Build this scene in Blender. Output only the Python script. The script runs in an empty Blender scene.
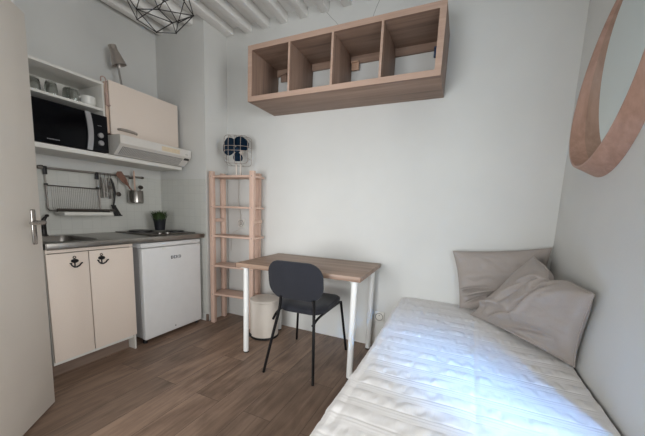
import bpy, bmesh, math, random
from mathutils import Vector, Matrix, Quaternion, noise
random.seed(7)
S = bpy.context.scene
COL = S.collection
PI = math.pi

# ------------------------------------------------------------------ camera
cam_d = bpy.data.cameras.new('camera')
cam = bpy.data.objects.new('camera', cam_d)
COL.objects.link(cam)
right = Vector((0.90301351, 0.42813777, 0.03556184))
down = Vector((0.09221511, -0.11231703, -0.98938428))
fwd = Vector((-0.41959858, 0.89670672, -0.14090456))
cam.matrix_world = Matrix(((right.x, -down.x, -fwd.x, 0.84199),
                           (right.y, -down.y, -fwd.y, -2.47492),
                           (right.z, -down.z, -fwd.z, 1.15365),
                           (0, 0, 0, 1)))
cam_d.sensor_width = 36.0
cam_d.lens = 298.94 / 645 * 36
cam_d.shift_x = 4.04 / 645
cam_d.shift_y = 35.56 / 645
cam_d.clip_start = 0.02
S.camera = cam

# ------------------------------------------------------------------ world, lights, exposure
w = bpy.data.worlds.new('world')
S.world = w
w.use_nodes = True
bg = w.node_tree.nodes['Background']
bg.inputs['Color'].default_value = (0.55, 0.72, 1.0, 1)
bg.inputs['Strength'].default_value = 1.0


def area(name, loc, target, sx, sy, power, color, spread=PI):
    l = bpy.data.lights.new(name, 'AREA')
    l.shape = 'RECTANGLE'
    l.size, l.size_y = sx, sy
    l.energy = power
    l.color = color
    l.spread = spread
    o = bpy.data.objects.new(name, l)
    COL.objects.link(o)
    o.location = loc
    d = Vector(target) - Vector(loc)
    o.rotation_euler = d.to_track_quat('-Z', 'Y').to_euler()
    return o


WX0, WX1, WZ0, WZ1 = 1.55, 2.50, 0.90, 2.20        # window opening in the rear wall, right of the bed's foot
area('window_daylight', (2.02, -3.78, 1.60), (0.55, 0.0, 1.1), 0.95, 1.30, 20, (0.80, 0.92, 1.0), math.radians(150))
area('window_sky', (2.33, -3.72, 1.95), (1.04, -1.36, 0.44), 0.26, 0.26, 5.0, (0.15, 0.45, 1.0), math.radians(17))
area('side_fill', (2.90, -2.45, 1.45), (-1.4, -1.1, 1.7), 1.1, 1.3, 84, (1.0, 0.995, 0.97))  # added fill lamp, brightens kitchen and door from the right
area('room_fill', (-0.2, -3.45, 1.00), (-0.35, 0.0, 0.85), 1.4, 1.0, 28, (0.97, 0.99, 1.0), math.radians(95))  # added fill lamp behind the camera
S.view_settings.view_transform = 'Standard'
S.view_settings.look = 'None'
S.view_settings.gamma = 1
S.view_settings.use_curve_mapping = False
S.view_settings.exposure = -0.32


# ------------------------------------------------------------------ materials
def srgb(r, g, b):
    f = lambda c: (c / 255 / 12.92) if c / 255 <= 0.04045 else ((c / 255 + 0.055) / 1.055) ** 2.4
    return (f(r), f(g), f(b), 1)


def base_mat(name, rough=0.5, metal=0.0, spec=0.5):
    m = bpy.data.materials.new(name)
    m.use_nodes = True
    n = m.node_tree
    p = n.nodes['Principled BSDF']
    p.inputs['Roughness'].default_value = rough
    p.inputs['Metallic'].default_value = metal
    p.inputs['Specular IOR Level'].default_value = spec
    return m, n, p


def mapped(n, scale, coord='Object'):
    tc = n.nodes.new('ShaderNodeTexCoord')
    mp = n.nodes.new('ShaderNodeMapping')
    mp.inputs['Scale'].default_value = scale
    n.links.new(tc.outputs[coord], mp.inputs['Vector'])
    return mp.outputs['Vector']


def noise_tex(n, vec, scale, detail=4, rough=0.55, dist=0.0):
    t = n.nodes.new('ShaderNodeTexNoise')
    t.inputs['Scale'].default_value = scale
    t.inputs['Detail'].default_value = detail
    t.inputs['Roughness'].default_value = rough
    t.inputs['Distortion'].default_value = dist
    n.links.new(vec, t.inputs['Vector'])
    return t.outputs['Fac']


def ramp(n, fac, stops):
    r = n.nodes.new('ShaderNodeValToRGB')
    e = r.color_ramp.elements
    e[0].position, e[0].color = stops[0]
    e[1].position, e[1].color = stops[-1]
    for pos, c in stops[1:-1]:
        k = e.new(pos)
        k.color = c
    n.links.new(fac, r.inputs['Fac'])
    return r.outputs['Color']


def bump(n, p, h, strength, dist=0.002):
    b = n.nodes.new('ShaderNodeBump')
    b.inputs['Strength'].default_value = strength
    b.inputs['Distance'].default_value = dist
    n.links.new(h, b.inputs['Height'])
    n.links.new(b.outputs['Normal'], p.inputs['Normal'])


def mix(n, fac, a, b, mode='MIX'):
    m = n.nodes.new('ShaderNodeMix')
    m.data_type = 'RGBA'
    m.blend_type = mode
    if isinstance(fac, (int, float)):
        m.inputs[0].default_value = fac
    else:
        n.links.new(fac, m.inputs[0])
    for v, i in ((a, 6), (b, 7)):
        if isinstance(v, tuple):
            m.inputs[i].default_value = v
        else:
            n.links.new(v, m.inputs[i])
    return m.outputs[2]


def plain(name, rgb, rough=0.5, metal=0.0, var=0.06, scale=14, bmp=0.0, spec=0.5):
    m, n, p = base_mat(name, rough, metal, spec)
    v = mapped(n, (1, 1, 1))
    f = noise_tex(n, v, scale)
    c = srgb(*rgb)
    d = tuple(x * (1 - var) for x in c[:3]) + (1,)
    u = tuple(min(1, x * (1 + var)) for x in c[:3]) + (1,)
    n.links.new(ramp(n, f, [(0.3, d), (0.7, u)]), p.inputs['Base Color'])
    if bmp:
        bump(n, p, noise_tex(n, v, scale * 12), bmp)
    return m


def wood(name, rgb_light, rgb_dark, axis=0, rough=0.5, fine=60, stretch=14, contrast=(0.3, 0.72)):
    m, n, p = base_mat(name, rough, 0, 0.35)
    sc = [1.0, 1.0, 1.0]
    sc[axis] = 1.0 / stretch
    v = mapped(n, tuple(sc))
    f1 = noise_tex(n, v, fine, 5, 0.6, 0.3)
    f2 = noise_tex(n, v, fine * 0.22, 3, 0.5, 0.8)
    c = ramp(n, f1, [(contrast[0], srgb(*rgb_dark)), (contrast[1], srgb(*rgb_light))])
    mid = tuple((a + b) / 2 for a, b in zip(srgb(*rgb_light), srgb(*rgb_dark)))
    c2 = ramp(n, f2, [(0.35, srgb(*rgb_dark)), (0.65, srgb(*rgb_light))])
    n.links.new(mix(n, 0.45, c, c2), p.inputs['Base Color'])
    bump(n, p, f1, 0.12, 0.001)
    return m


def wall_mat(name, rgb, tiles=None):
    m, n, p = base_mat(name, 0.75, 0, 0.3)
    v = mapped(n, (1, 1, 1))
    f = noise_tex(n, v, 1.7, 3)
    c = srgb(*rgb)
    d = tuple(x * 0.95 for x in c[:3]) + (1,)
    n.links.new(ramp(n, f, [(0.35, d), (0.65, c)]), p.inputs['Base Color'])
    bump(n, p, noise_tex(n, v, 60, 6), 0.12, 0.004)
    return m


def cracked_wall(name, rgb, segs):
    m, n, p = base_mat(name, 0.75, 0, 0.3)
    v = mapped(n, (1, 1, 1))
    f = noise_tex(n, v, 1.7, 3)
    c = srgb(*rgb)
    d = tuple(x * 0.95 for x in c[:3]) + (1,)
    col = ramp(n, f, [(0.35, d), (0.65, c)])

    def math_(op, a, b=None, c3=None):
        t = n.nodes.new('ShaderNodeMath')
        t.operation = op
        for i, q in enumerate((a, b, c3)):
            if q is None:
                continue
            if isinstance(q, (int, float)):
                t.inputs[i].default_value = q
            else:
                n.links.new(q, t.inputs[i])
        return t.outputs[0]
    sep = n.nodes.new('ShaderNodeSeparateXYZ')
    n.links.new(v, sep.inputs[0])
    wob = math_('MULTIPLY', math_('SUBTRACT', noise_tex(n, v, 9, 3), 0.5), 0.03)
    acc = None
    for (x0, z0, x1, z1, wd) in segs:
        L = math.hypot(x1 - x0, z1 - z0)
        ux, uz = (x1 - x0) / L, (z1 - z0) / L
        dx = math_('SUBTRACT', math_('ADD', sep.outputs[0], wob), x0)
        dz = math_('SUBTRACT', sep.outputs[2], z0)
        along = math_('ADD', math_('MULTIPLY', dx, ux), math_('MULTIPLY', dz, uz))
        across = math_('ABSOLUTE', math_('SUBTRACT', math_('MULTIPLY', dx, uz), math_('MULTIPLY', dz, ux)))
        k = math_('MULTIPLY', math_('LESS_THAN', across, wd),
                  math_('MULTIPLY', math_('GREATER_THAN', along, 0.0), math_('LESS_THAN', along, L)))
        acc = k if acc is None else math_('MAXIMUM', acc, k)
    dark = tuple(x * 0.45 for x in c[:3]) + (1,)
    n.links.new(mix(n, acc, col, dark), p.inputs['Base Color'])
    bump(n, p, noise_tex(n, v, 60, 6), 0.12, 0.004)
    return m


def tile_mat(name, rgb, size=0.075):
    m, n, p = base_mat(name, 0.22, 0, 0.5)
    tc = n.nodes.new('ShaderNodeTexCoord')
    b = n.nodes.new('ShaderNodeTexBrick')
    b.offset = 0
    b.inputs['Scale'].default_value = 1.0
    b.inputs['Brick Width'].default_value = size
    b.inputs['Row Height'].default_value = size
    b.inputs['Mortar Size'].default_value = 0.0022
    b.inputs['Mortar Smooth'].default_value = 0.3
    c = srgb(*rgb)
    b.inputs['Color1'].default_value = c
    b.inputs['Color2'].default_value = tuple(x * 0.97 for x in c[:3]) + (1,)
    b.inputs['Mortar'].default_value = tuple(x * 0.90 for x in c[:3]) + (1,)
    n.links.new(tc.outputs['UV'], b.inputs['Vector'])
    n.links.new(b.outputs['Color'], p.inputs['Base Color'])
    bump(n, p, b.outputs['Fac'], -0.08, 0.0005)
    return m


def floor_mat(name):
    m, n, p = base_mat(name, 0.42, 0, 0.4)
    tc = n.nodes.new('ShaderNodeTexCoord')
    mp = n.nodes.new('ShaderNodeMapping')
    mp.inputs['Rotation'].default_value = (0, 0, PI / 2)
    n.links.new(tc.outputs['Object'], mp.inputs['Vector'])
    b = n.nodes.new('ShaderNodeTexBrick')
    b.offset = 0.37
    b.offset_frequency = 2
    b.inputs['Scale'].default_value = 1.0
    b.inputs['Brick Width'].default_value = 1.22
    b.inputs['Row Height'].default_value = 0.185
    b.inputs['Mortar Size'].default_value = 0.0012
    b.inputs['Mortar Smooth'].default_value = 0.2
    b.inputs['Bias'].default_value = 0.0
    b.inputs['Color1'].default_value = (0, 0, 0, 1)
    b.inputs['Color2'].default_value = (1, 1, 1, 1)
    b.inputs['Mortar'].default_value = (0.5, 0.5, 0.5, 1)
    n.links.new(mp.outputs['Vector'], b.inputs['Vector'])
    # grain, shifted per plank
    sep = n.nodes.new('ShaderNodeVectorMath')
    sep.operation = 'MULTIPLY'
    sep.inputs[1].default_value = (7.3, 3.1, 0)
    n.links.new(b.outputs['Color'], sep.inputs[0])
    add = n.nodes.new('ShaderNodeVectorMath')
    add.operation = 'ADD'
    n.links.new(sep.outputs[0], add.inputs[0])
    n.links.new(tc.outputs['Object'], add.inputs[1])
    mp2 = n.nodes.new('ShaderNodeMapping')
    mp2.inputs['Scale'].default_value = (1, 0.085, 1)
    n.links.new(add.outputs[0], mp2.inputs['Vector'])
    g1 = noise_tex(n, mp2.outputs[0], 30, 8, 0.7, 0.6)
    mp3 = n.nodes.new('ShaderNodeMapping')
    mp3.inputs['Scale'].default_value = (1, 0.28, 1)
    n.links.new(add.outputs[0], mp3.inputs['Vector'])
    g2 = noise_tex(n, mp3.outputs[0], 6.5, 3, 0.55, 1.2)
    c1 = ramp(n, g1, [(0.30, srgb(96, 77, 66)), (0.52, srgb(138, 115, 99)), (0.74, srgb(166, 141, 122))])
    c2 = ramp(n, g2, [(0.34, srgb(92, 74, 63)), (0.62, srgb(164, 139, 121))])
    c = mix(n, 0.38, c1, c2)
    tone = ramp(n, b.outputs['Color'], [(0.0, (0.80, 0.80, 0.80, 1)), (1.0, (1.12, 1.10, 1.08, 1))])
    c = mix(n, 1.0, c, tone, 'MULTIPLY')
    c = mix(n, b.outputs['Fac'], c, srgb(64, 52, 46))
    n.links.new(c, p.inputs['Base Color'])
    bump(n, p, g1, 0.08, 0.001)
    return m


def fabric(name, rgb, scale=420, var=0.10, rough=0.9, bmp=0.25):
    m, n, p = base_mat(name, rough, 0, 0.15)
    v = mapped(n, (1, 1, 1))
    f = noise_tex(n, v, scale, 2)
    f2 = noise_tex(n, v, 6, 3)
    c = srgb(*rgb)
    d = tuple(x * (1 - var) for x in c[:3]) + (1,)
    u = tuple(min(1, x * (1 + var)) for x in c[:3]) + (1,)
    a = ramp(n, f, [(0.3, d), (0.7, u)])
    b = ramp(n, f2, [(0.3, d), (0.7, u)])
    n.links.new(mix(n, 0.4, a, b), p.inputs['Base Color'])
    p.inputs['Sheen Weight'].default_value = 0.15
    bump(n, p, f, bmp, 0.0008)
    return m


def glass_mat(name, tint=(0.93, 0.96, 0.95, 1)):
    m, n, p = base_mat(name, 0.04, 0, 0.5)
    p.inputs['Base Color'].default_value = tint
    p.inputs['Transmission Weight'].default_value = 1.0
    p.inputs['IOR'].default_value = 1.45
    return m


def pane_mat(name):
    m = bpy.data.materials.new(name)
    m.use_nodes = True
    n = m.node_tree
    n.nodes.clear()
    o = n.nodes.new('ShaderNodeOutputMaterial')
    t = n.nodes.new('ShaderNodeBsdfTransparent')
    g = n.nodes.new('ShaderNodeBsdfGlossy')
    g.inputs['Roughness'].default_value = 0.02
    fr = n.nodes.new('ShaderNodeFresnel')
    mx = n.nodes.new('ShaderNodeMixShader')
    n.links.new(fr.outputs[0], mx.inputs[0])
    n.links.new(t.outputs[0], mx.inputs[1])
    n.links.new(g.outputs[0], mx.inputs[2])
    n.links.new(mx.outputs[0], o.inputs['Surface'])
    return m


M = {}
M['wall'] = wall_mat('wall_paint', (216, 216, 213))
M['wall_back'] = cracked_wall('wall_paint_cracked', (216, 216, 213),
                              [(-0.335, 2.80, -0.20, 2.655, 0.0016), (0.135, 2.80, 0.075, 2.655, 0.0022)])
M['ceiling'] = wall_mat('ceiling_paint', (242, 241, 238))
M['beam'] = wall_mat('beam_paint', (245, 244, 241))
M['tile'] = tile_mat('white_tile', (212, 212, 206))
M['floor'] = floor_mat('floor_laminate')
M['plinth'] = wood('plinth_laminate', (140, 121, 108), (96, 80, 71), 1, 0.5, 40)
M['door'] = plain('door_paint', (222, 215, 206), 0.45, 0, 0.02, 3)
M['chrome'] = plain('chrome', (186, 182, 178), 0.22, 1.0, 0.03)
M['steel'] = plain('steel', (150, 146, 142), 0.28, 1.0, 0.08, 30)
M['steel_dark'] = plain('dark_steel', (104, 99, 95), 0.38, 0.8, 0.06)
M['tap_dark'] = plain('dark_tap_metal', (52, 50, 50), 0.3, 0.6, 0.05)
M['wire'] = plain('dull_wire', (150, 145, 140), 0.5, 0.6, 0.04)
M['lampsteel'] = plain('brushed_lamp_metal', (178, 170, 164), 0.34, 0.7, 0.06)
M['counter'] = plain('worktop_steel', (152, 148, 143), 0.3, 1.0, 0.10, 9)
M['peach'] = plain('peach_laminate', (230, 216, 204), 0.5, 0, 0.025, 160)
M['peach_side'] = plain('peach_edge', (206, 182, 164), 0.5, 0, 0.03)
M['hookpink'] = plain('pinkish_plastic', (178, 152, 142), 0.45)
M['rededge'] = plain('red_brown_edge', (104, 62, 52), 0.55)
M['white'] = plain('white_melamine', (222, 220, 214), 0.4, 0, 0.02)
M['enamel'] = plain('white_enamel', (224, 224, 224), 0.3, 0, 0.015)
M['hoodw'] = plain('white_hood_paint', (216, 212, 206), 0.35, 0, 0.015)
M['grey_plastic'] = plain('grey_plastic', (120, 118, 116), 0.5)
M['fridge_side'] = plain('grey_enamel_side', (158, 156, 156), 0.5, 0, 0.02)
M['dark_plastic'] = plain('black_plastic', (22, 22, 24), 0.4)
M['black_metal'] = plain('black_metal', (20, 20, 22), 0.4, 0.3)
M['black_gloss'] = plain('black_glass', (5, 6, 10), 0.2, 0, 0.03, 5, spec=0.12)
M['panel_black'] = plain('black_panel', (12, 14, 19), 0.35, spec=0.2)
M['silver'] = plain('silver_plastic', (172, 172, 174), 0.4, 0.4)
M['grille'] = plain('grille_grey', (120, 120, 120), 0.5)
M['sticker'] = plain('yellowed_sticker', (216, 200, 172), 0.6, 0, 0.08, 60)
M['ink'] = plain('grey_ink', (60, 62, 68), 0.6)
M['socket_grey'] = plain('socket_recess', (146, 144, 141), 0.4)
M['pale_print'] = plain('pale_print', (150, 152, 158), 0.6)
M['glass'] = glass_mat('drinking_glass')
M['pane'] = pane_mat('window_pane')
M['ceramic'] = plain('white_ceramic', (222, 221, 216), 0.25, 0, 0.01)
M['oak'] = wood('grey_oak', (170, 143, 126), (112, 90, 78), 0, 0.5, 36, 20)
M['oak_v'] = wood('grey_oak_upright', (164, 138, 122), (120, 97, 85), 2, 0.5, 46, 16)
M['oak_edge'] = wood('grey_oak_edge', (194, 166, 149), (170, 142, 126), 0, 0.5, 60, 20)
M['desk'] = wood('desk_oak', (184, 158, 139), (122, 98, 84), 0, 0.45, 34, 22)
M['pine'] = wood('pine', (224, 196, 180), (198, 166, 150), 2, 0.55, 44, 18)
M['pine_h'] = wood('pine_board', (224, 197, 181), (198, 166, 150), 0, 0.55, 44, 18)
M['mirror_wood'] = wood('mirror_oak', (188, 152, 135), (160, 126, 110), 2, 0.45, 70, 10)
M['utensil_wood'] = wood('utensil_wood', (140, 104, 88), (108, 78, 66), 2, 0.6, 80, 10)
M['mirror'] = plain('mirror_glass', (226, 234, 234), 0.02, 1.0, 0.0)
M['desk_leg'] = plain('white_leg_paint', (226, 226, 224), 0.35, 0, 0.01)
M['rubber'] = plain('black_rubber', (26, 25, 25), 0.7)
M['chair_fabric'] = fabric('charcoal_fabric', (40, 41, 47), 500, 0.14)
M['bin'] = plain('bin_enamel', (222, 214, 204), 0.35, 0, 0.015)
M['linen'] = fabric('greige_linen', (163, 154, 148), 380, 0.07)
M['spread'] = fabric('white_cotton', (228, 225, 223), 300, 0.03, 0.9, 0.15)
M['mattress'] = fabric('mattress_ticking', (226, 224, 220), 200, 0.04)
M['blue'] = plain('navy_plastic', (8, 42, 66), 0.55, spec=0.25)
M['blue_bracket'] = plain('blue_plastic', (44, 66, 100), 0.5)
M['wire_white'] = plain('cream_wire', (158, 148, 142), 0.45, 0.2)
M['fan_body'] = plain('cream_plastic', (214, 205, 196), 0.45)
M['pot'] = plain('plant_pot_black', (24, 27, 34), 0.5)
M['leaf'] = plain('grass_leaf', (58, 76, 40), 0.6, 0, 0.4, 80)
M['cable'] = plain('white_cable', (206, 200, 194), 0.5)
M['tag_wood'] = wood('bracket_beech', (206, 172, 148), (184, 150, 126), 2, 0.6, 60)
M['bulb'] = plain('bulb_glass_white', (230, 228, 220), 0.3)


# ------------------------------------------------------------------ mesh builder
class B:
    def __init__(s):
        s.bm = bmesh.new()

    def _tag(s, before):
        return [v for v in s.bm.verts if v.index == -1 or v not in before]

    def box(s, a, b, bevel=0.0, seg=2):
        a, b = Vector(a), Vector(b)
        lo = Vector(map(min, a, b))
        hi = Vector(map(max, a, b))
        vs = [s.bm.verts.new((x, y, z)) for x in (lo.x, hi.x) for y in (lo.y, hi.y) for z in (lo.z, hi.z)]
        idx = [(0, 1, 3, 2), (4, 6, 7, 5), (0, 4, 5, 1), (2, 3, 7, 6), (0, 2, 6, 4), (1, 5, 7, 3)]
        fs = [s.bm.faces.new([vs[i] for i in f]) for f in idx]
        if bevel:
            es = set(e for f in fs for e in f.edges)
            bmesh.ops.bevel(s.bm, geom=list(es), offset=bevel, segments=seg, profile=0.5, affect='EDGES')
        return s

    def ring(s, c, n, r, seg, up=None, rx=None):
        n = Vector(n).normalized()
        u = Vector(up) if up else (Vector((0, 0, 1)) if abs(n.z) < 0.9 else Vector((1, 0, 0)))
        x = u.cross(n).normalized()
        y = n.cross(x).normalized()
        return [s.bm.verts.new(Vector(c) + x * r * math.cos(2 * PI * i / seg) + y * (rx or r) * math.sin(2 * PI * i / seg))
                for i in range(seg)]

    def bridge(s, a, b):
        k = len(a)
        for i in range(k):
            s.bm.faces.new((a[i], a[(i + 1) % k], b[(i + 1) % k], b[i]))

    def cyl(s, p0, p1, r0, r1=None, seg=16, caps=True):
        r1 = r0 if r1 is None else r1
        n = Vector(p1) - Vector(p0)
        a = s.ring(p0, n, r0, seg)
        b = s.ring(p1, n, r1, seg)
        s.bridge(a, b)
        if caps:
            s.bm.faces.new(a[::-1])
            s.bm.faces.new(b)
        return s

    def tube(s, pts, r, seg=8, closed=False, caps=True):
        pts = [Vector(p) for p in pts]
        k = len(pts)
        rr = r if isinstance(r, (list, tuple)) else [r] * k
        rings = []
        prev = None
        for i, p in enumerate(pts):
            if closed:
                t = pts[(i + 1) % k] - pts[i - 1]
            else:
                t = pts[min(i + 1, k - 1)] - pts[max(i - 1, 0)]
            if t.length < 1e-9:
                t = Vector((0, 0, 1))
            t.normalize()
            if prev is None:
                u = Vector((0, 0, 1)) if abs(t.z) < 0.9 else Vector((1, 0, 0))
            else:
                u = prev
            x = u.cross(t)
            if x.length < 1e-6:
                x = Vector((1, 0, 0)).cross(t)
            x.normalize()
            y = t.cross(x).normalized()
            prev = y
            rings.append([s.bm.verts.new(p + (x * math.cos(2 * PI * j / seg) + y * math.sin(2 * PI * j / seg)) * rr[i]) for j in range(seg)])
        for i in range(k - 1):
            s.bridge(rings[i], rings[i + 1])
        if closed:
            s.bridge(rings[-1], rings[0])
        elif caps:
            s.bm.faces.new(rings[0][::-1])
            s.bm.faces.new(rings[-1])
        return s

    def lathe(s, prof, c=(0, 0, 0), seg=32, axis=(0, 0, 1)):
        c = Vector(c)
        ax = Vector(axis).normalized()
        rings = []
        for r, h in prof:
            if r < 1e-6:
                rings.append([s.bm.verts.new(c + ax * h)])
            else:
                rings.append(s.ring(c + ax * h, ax, r, seg))
        for a, b in zip(rings, rings[1:]):
            if len(a) == 1 and len(b) == 1:
                continue
            if len(a) == 1:
                for i in range(seg):
                    s.bm.faces.new((a[0], b[(i + 1) % seg], b[i]))
            elif len(b) == 1:
                for i in range(seg):
                    s.bm.faces.new((a[i], a[(i + 1) % seg], b[0]))
            else:
                s.bridge(a, b)
        return s

    def loft(s, loops, cap0=True, cap1=True):
        rs = [[s.bm.verts.new(p) for p in l] for l in loops]
        for a, b in zip(rs, rs[1:]):
            s.bridge(a, b)
        if cap0:
            s.bm.faces.new(rs[0][::-1])
        if cap1:
            s.bm.faces.new(rs[-1])
        return s

    def poly(s, pts):
        s.bm.faces.new([s.bm.verts.new(p) for p in pts])
        return s

    def prism(s, pts, d):
        d = Vector(d)
        a = [s.bm.verts.new(Vector(p)) for p in pts]
        b = [s.bm.verts.new(Vector(p) + d) for p in pts]
        s.bridge(a, b)
        s.bm.faces.new(a[::-1])
        s.bm.faces.new(b)
        return s

    def grid(s, fn, nu, nv):
        g = [[s.bm.verts.new(fn(i / nu, j / nv)) for j in range(nv + 1)] for i in range(nu + 1)]
        for i in range(nu):
            for j in range(nv):
                s.bm.faces.new((g[i][j], g[i + 1][j], g[i + 1][j + 1], g[i][j + 1]))
        return s


def wm(o):
    m = o.matrix_basis.copy()
    p = o.parent
    while p:
        m = p.matrix_basis @ m
        p = p.parent
    return m


def obj(name, b, mat, parent=None, local=False, smooth=35, label=None, kind=None):
    """link the builder as ONE mesh object; coordinates are world ones unless local"""
    me = bpy.data.meshes.new(name)
    bmesh.ops.recalc_face_normals(b.bm, faces=b.bm.faces)
    b.bm.to_mesh(me)
    b.bm.free()
    me.materials.append(M[mat] if isinstance(mat, str) else mat)
    if smooth:
        me.polygons.foreach_set('use_smooth', [True] * len(me.polygons))
        me.set_sharp_from_angle(angle=math.radians(smooth))
    o = bpy.data.objects.new(name, me)
    COL.objects.link(o)
    if parent:
        o.parent = parent
        if not local:
            me.transform(wm(parent).inverted())
    if label:
        o['label'] = label
    if kind:
        o['kind'] = kind
    return o


def thing(name, label, cat, loc=(0, 0, 0), rz=0.0, group=None):
    o = bpy.data.objects.new(name, None)
    COL.objects.link(o)
    o.location = loc
    o.rotation_euler = (0, 0, rz)
    o.empty_display_size = 0.05
    o['label'] = label
    o['category'] = cat
    if group:
        o['group'] = group
    return o


def tag(o, label, cat, group=None):
    o['label'] = label
    o['category'] = cat
    if group:
        o['group'] = group
    return o


def struct(name, b, mat, parent=None, smooth=30, **k):
    return obj(name, b, mat, parent, smooth=smooth, kind='structure', **k)


def box(a, b, bevel=0.0, seg=2):
    return B().box(a, b, bevel, seg)


def arc(c, r, a0, a1, n, ex=(1, 0, 0), ez=(0, 0, 1)):
    c, ex, ez = Vector(c), Vector(ex), Vector(ez)
    return [c + ex * r * math.cos(a0 + (a1 - a0) * i / n) + ez * r * math.sin(a0 + (a1 - a0) * i / n) for i in range(n + 1)]


def rrect(cx, cy, hx, hy, r, n=6):
    """rounded rectangle outline in the plane"""
    out = []
    for sx, sy, a in ((1, 1, 0), (-1, 1, PI / 2), (-1, -1, PI), (1, -1, 3 * PI / 2)):
        for i in range(n + 1):
            t = a + PI / 2 * i / n
            out.append((cx + sx * (hx - r) + r * math.cos(t), cy + sy * (hy - r) + r * math.sin(t)))
    return out


# ------------------------------------------------------------------ setting
XS, XK, XR = -1.392, -2.03, 1.419          # wall strip, kitchen wall, right wall
YR, YN, YB = -0.294, -1.56, -3.6           # far return of the nook, near return, rear wall
ZC = 2.862                                  # ceiling boards
struct('floor', box((XK - .1, YB, -0.06), (2.80, 0.02, 0)), 'floor')
struct('ceiling', box((XK - .1, YB - .1, ZC), (2.85, 0.1, ZC + .06)), 'ceiling')
struct('wall_back', box((XS - .7, 0, -.06), (XR + .3, 0.1, ZC)), 'wall_back')
struct('wall_strip', box((XK - .1, YR, -.06), (XS, 0.0, ZC)), 'wall')
struct('wall_kitchen', box((XK - .1, -1.60, -.06), (XK, YR, ZC)), 'wall')
struct('wall_left', box((XK - .1, -2.42, -.06), (XS, -1.60, ZC)), 'wall')
struct('wall_entry', box((XK - .1, YB, -.06), (-0.72, -2.42, ZC)), 'wall')
struct('wall_right', box((XR, -1.31, -.06), (XR + .30, 0.1, ZC)), 'wall')
XA = 2.75                                          # the room widens behind the right wall
struct('wall_alcove', box((XR + .30, -1.41, -.06), (XA, -1.31, ZC)), 'wall')
wb = B()
V0, V1 = -3.05, -1.85                              # added opening in the far right wall, lets the side fill in
wb.box((XA, YB, -.06), (XA + .1, V0, ZC))
wb.box((XA, V1, -.06), (XA + .1, -1.25, ZC))
wb.box((XA, V0, -.06), (XA + .1, V1, .75))
wb.box((XA, V0, 2.2), (XA + .1, V1, ZC))
struct('wall_far_right', wb, 'wall')
wf = B()
for y0, y1, z0, z1 in ((V0, V0 + .05, .75, 2.2), (V1 - .05, V1, .75, 2.2), (V0 + .05, V1 - .05, .75, .8), (V0 + .05, V1 - .05, 2.15, 2.2)):
    wf.box((XA + .03, y0, z0), (XA + .08, y1, z1), .005)
win = struct('added_window', wf, 'white')  # unseen window, added around the side fill lamp's opening
obj('pane', box((XA + .052, V0 + .045, .795), (XA + .058, V1 - .045, 2.155)), 'pane', win)
wb = B()
wb.box((XK - .1, YB - .1, -.06), (WX0, YB, ZC))
wb.box((WX1, YB - .1, -.06), (XA + .1, YB, ZC))
wb.box((WX0, YB - .1, -.06), (WX1, YB, WZ0))
wb.box((WX0, YB - .1, WZ1), (WX1, YB, ZC))
struct('wall_rear', wb, 'wall')
# window in the rear wall (out of frame, its daylight falls on the bed)
wf = B()
for x0, x1, z0, z1 in ((WX0, WX0 + .05, WZ0, WZ1), (WX1 - .05, WX1, WZ0, WZ1), (WX0 + .05, WX1 - .05, WZ0, WZ0 + .05), (WX0 + .05, WX1 - .05, WZ1 - .05, WZ1)):
    wf.box((x0, YB - .07, z0), (x1, YB - .02, z1), .005)
win = struct('window_1', wf, 'white')
obj('pane', box((WX0 + .045, YB - .048, WZ0 + .045), (WX1 - .045, YB - .042, WZ1 - .045)), 'pane', win)

# white painted ceiling beams running towards the back wall
for i, x in enumerate((-1.94, -1.76, -1.55)):
    struct('trim_%d' % (i + 1), box((x - .032, YN, 2.785), (x + .032, YR - .0, ZC), .006), 'beam')
struct('trim_4', box((XS, YB, 2.80), (XS + .095, 0, ZC), .008), 'beam')
for i in range(12):
    x = -1.085 + .197 * i
    struct('trim_%d' % (i + 5), box((x - .072, YB, 2.785), (x, 0, ZC), .005), 'beam')

# tiles behind the worktop and on the nook's far return


def tile_sheet(name, p0, du, dv, lu, lv, nrm):
    b = B()
    p0, du, dv, nrm = map(Vector, (p0, du, dv, nrm))
    b.prism([p0, p0 + du * lu, p0 + du * lu + dv * lv, p0 + dv * lv], nrm * .006)
    uv = b.bm.loops.layers.uv.new('UVMap')
    for f in b.bm.faces:
        for l in f.loops:
            q = l.vert.co - p0
            l[uv].uv = (q.dot(du), q.dot(dv))
    return struct(name, b, 'tile')


tile_sheet('trim_20', (XK, YR, .86), (0, -1, 0), (0, 0, 1), YR - YN, .56, (1, 0, 0))
tile_sheet('trim_21', (XS - .002, YR, .08), (-1, 0, 0), (0, 0, 1), XS - .002 - XK, 1.34, (0, -1, 0))
struct('baseboard_strip', box((XS - .02, YR - .012, 0), (XS + .004, YR + .005, .075), .003), 'plinth')

# ------------------------------------------------------------------ entrance door, standing open
E0 = Vector((-1.180, -1.672, 0))                    # free edge
dd = Vector((0.661, -0.750, 0))                     # along the door to its hinges
dn = Vector((0.750, 0.661, 0))                      # towards the room
door = bpy.data.objects.new('door_1', None)
COL.objects.link(door)
door.location = E0
door.rotation_euler = (0, -0.026, math.atan2(dd.y, dd.x))   # the old door hangs a little out of plumb
door['kind'] = 'structure'
door['label'] = 'white entrance door standing open in front of the kitchen corner'
obj('door_leaf', box((0, -.04, .008), (.78, 0, 2.075), .003), 'door', door, local=True)
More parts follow.
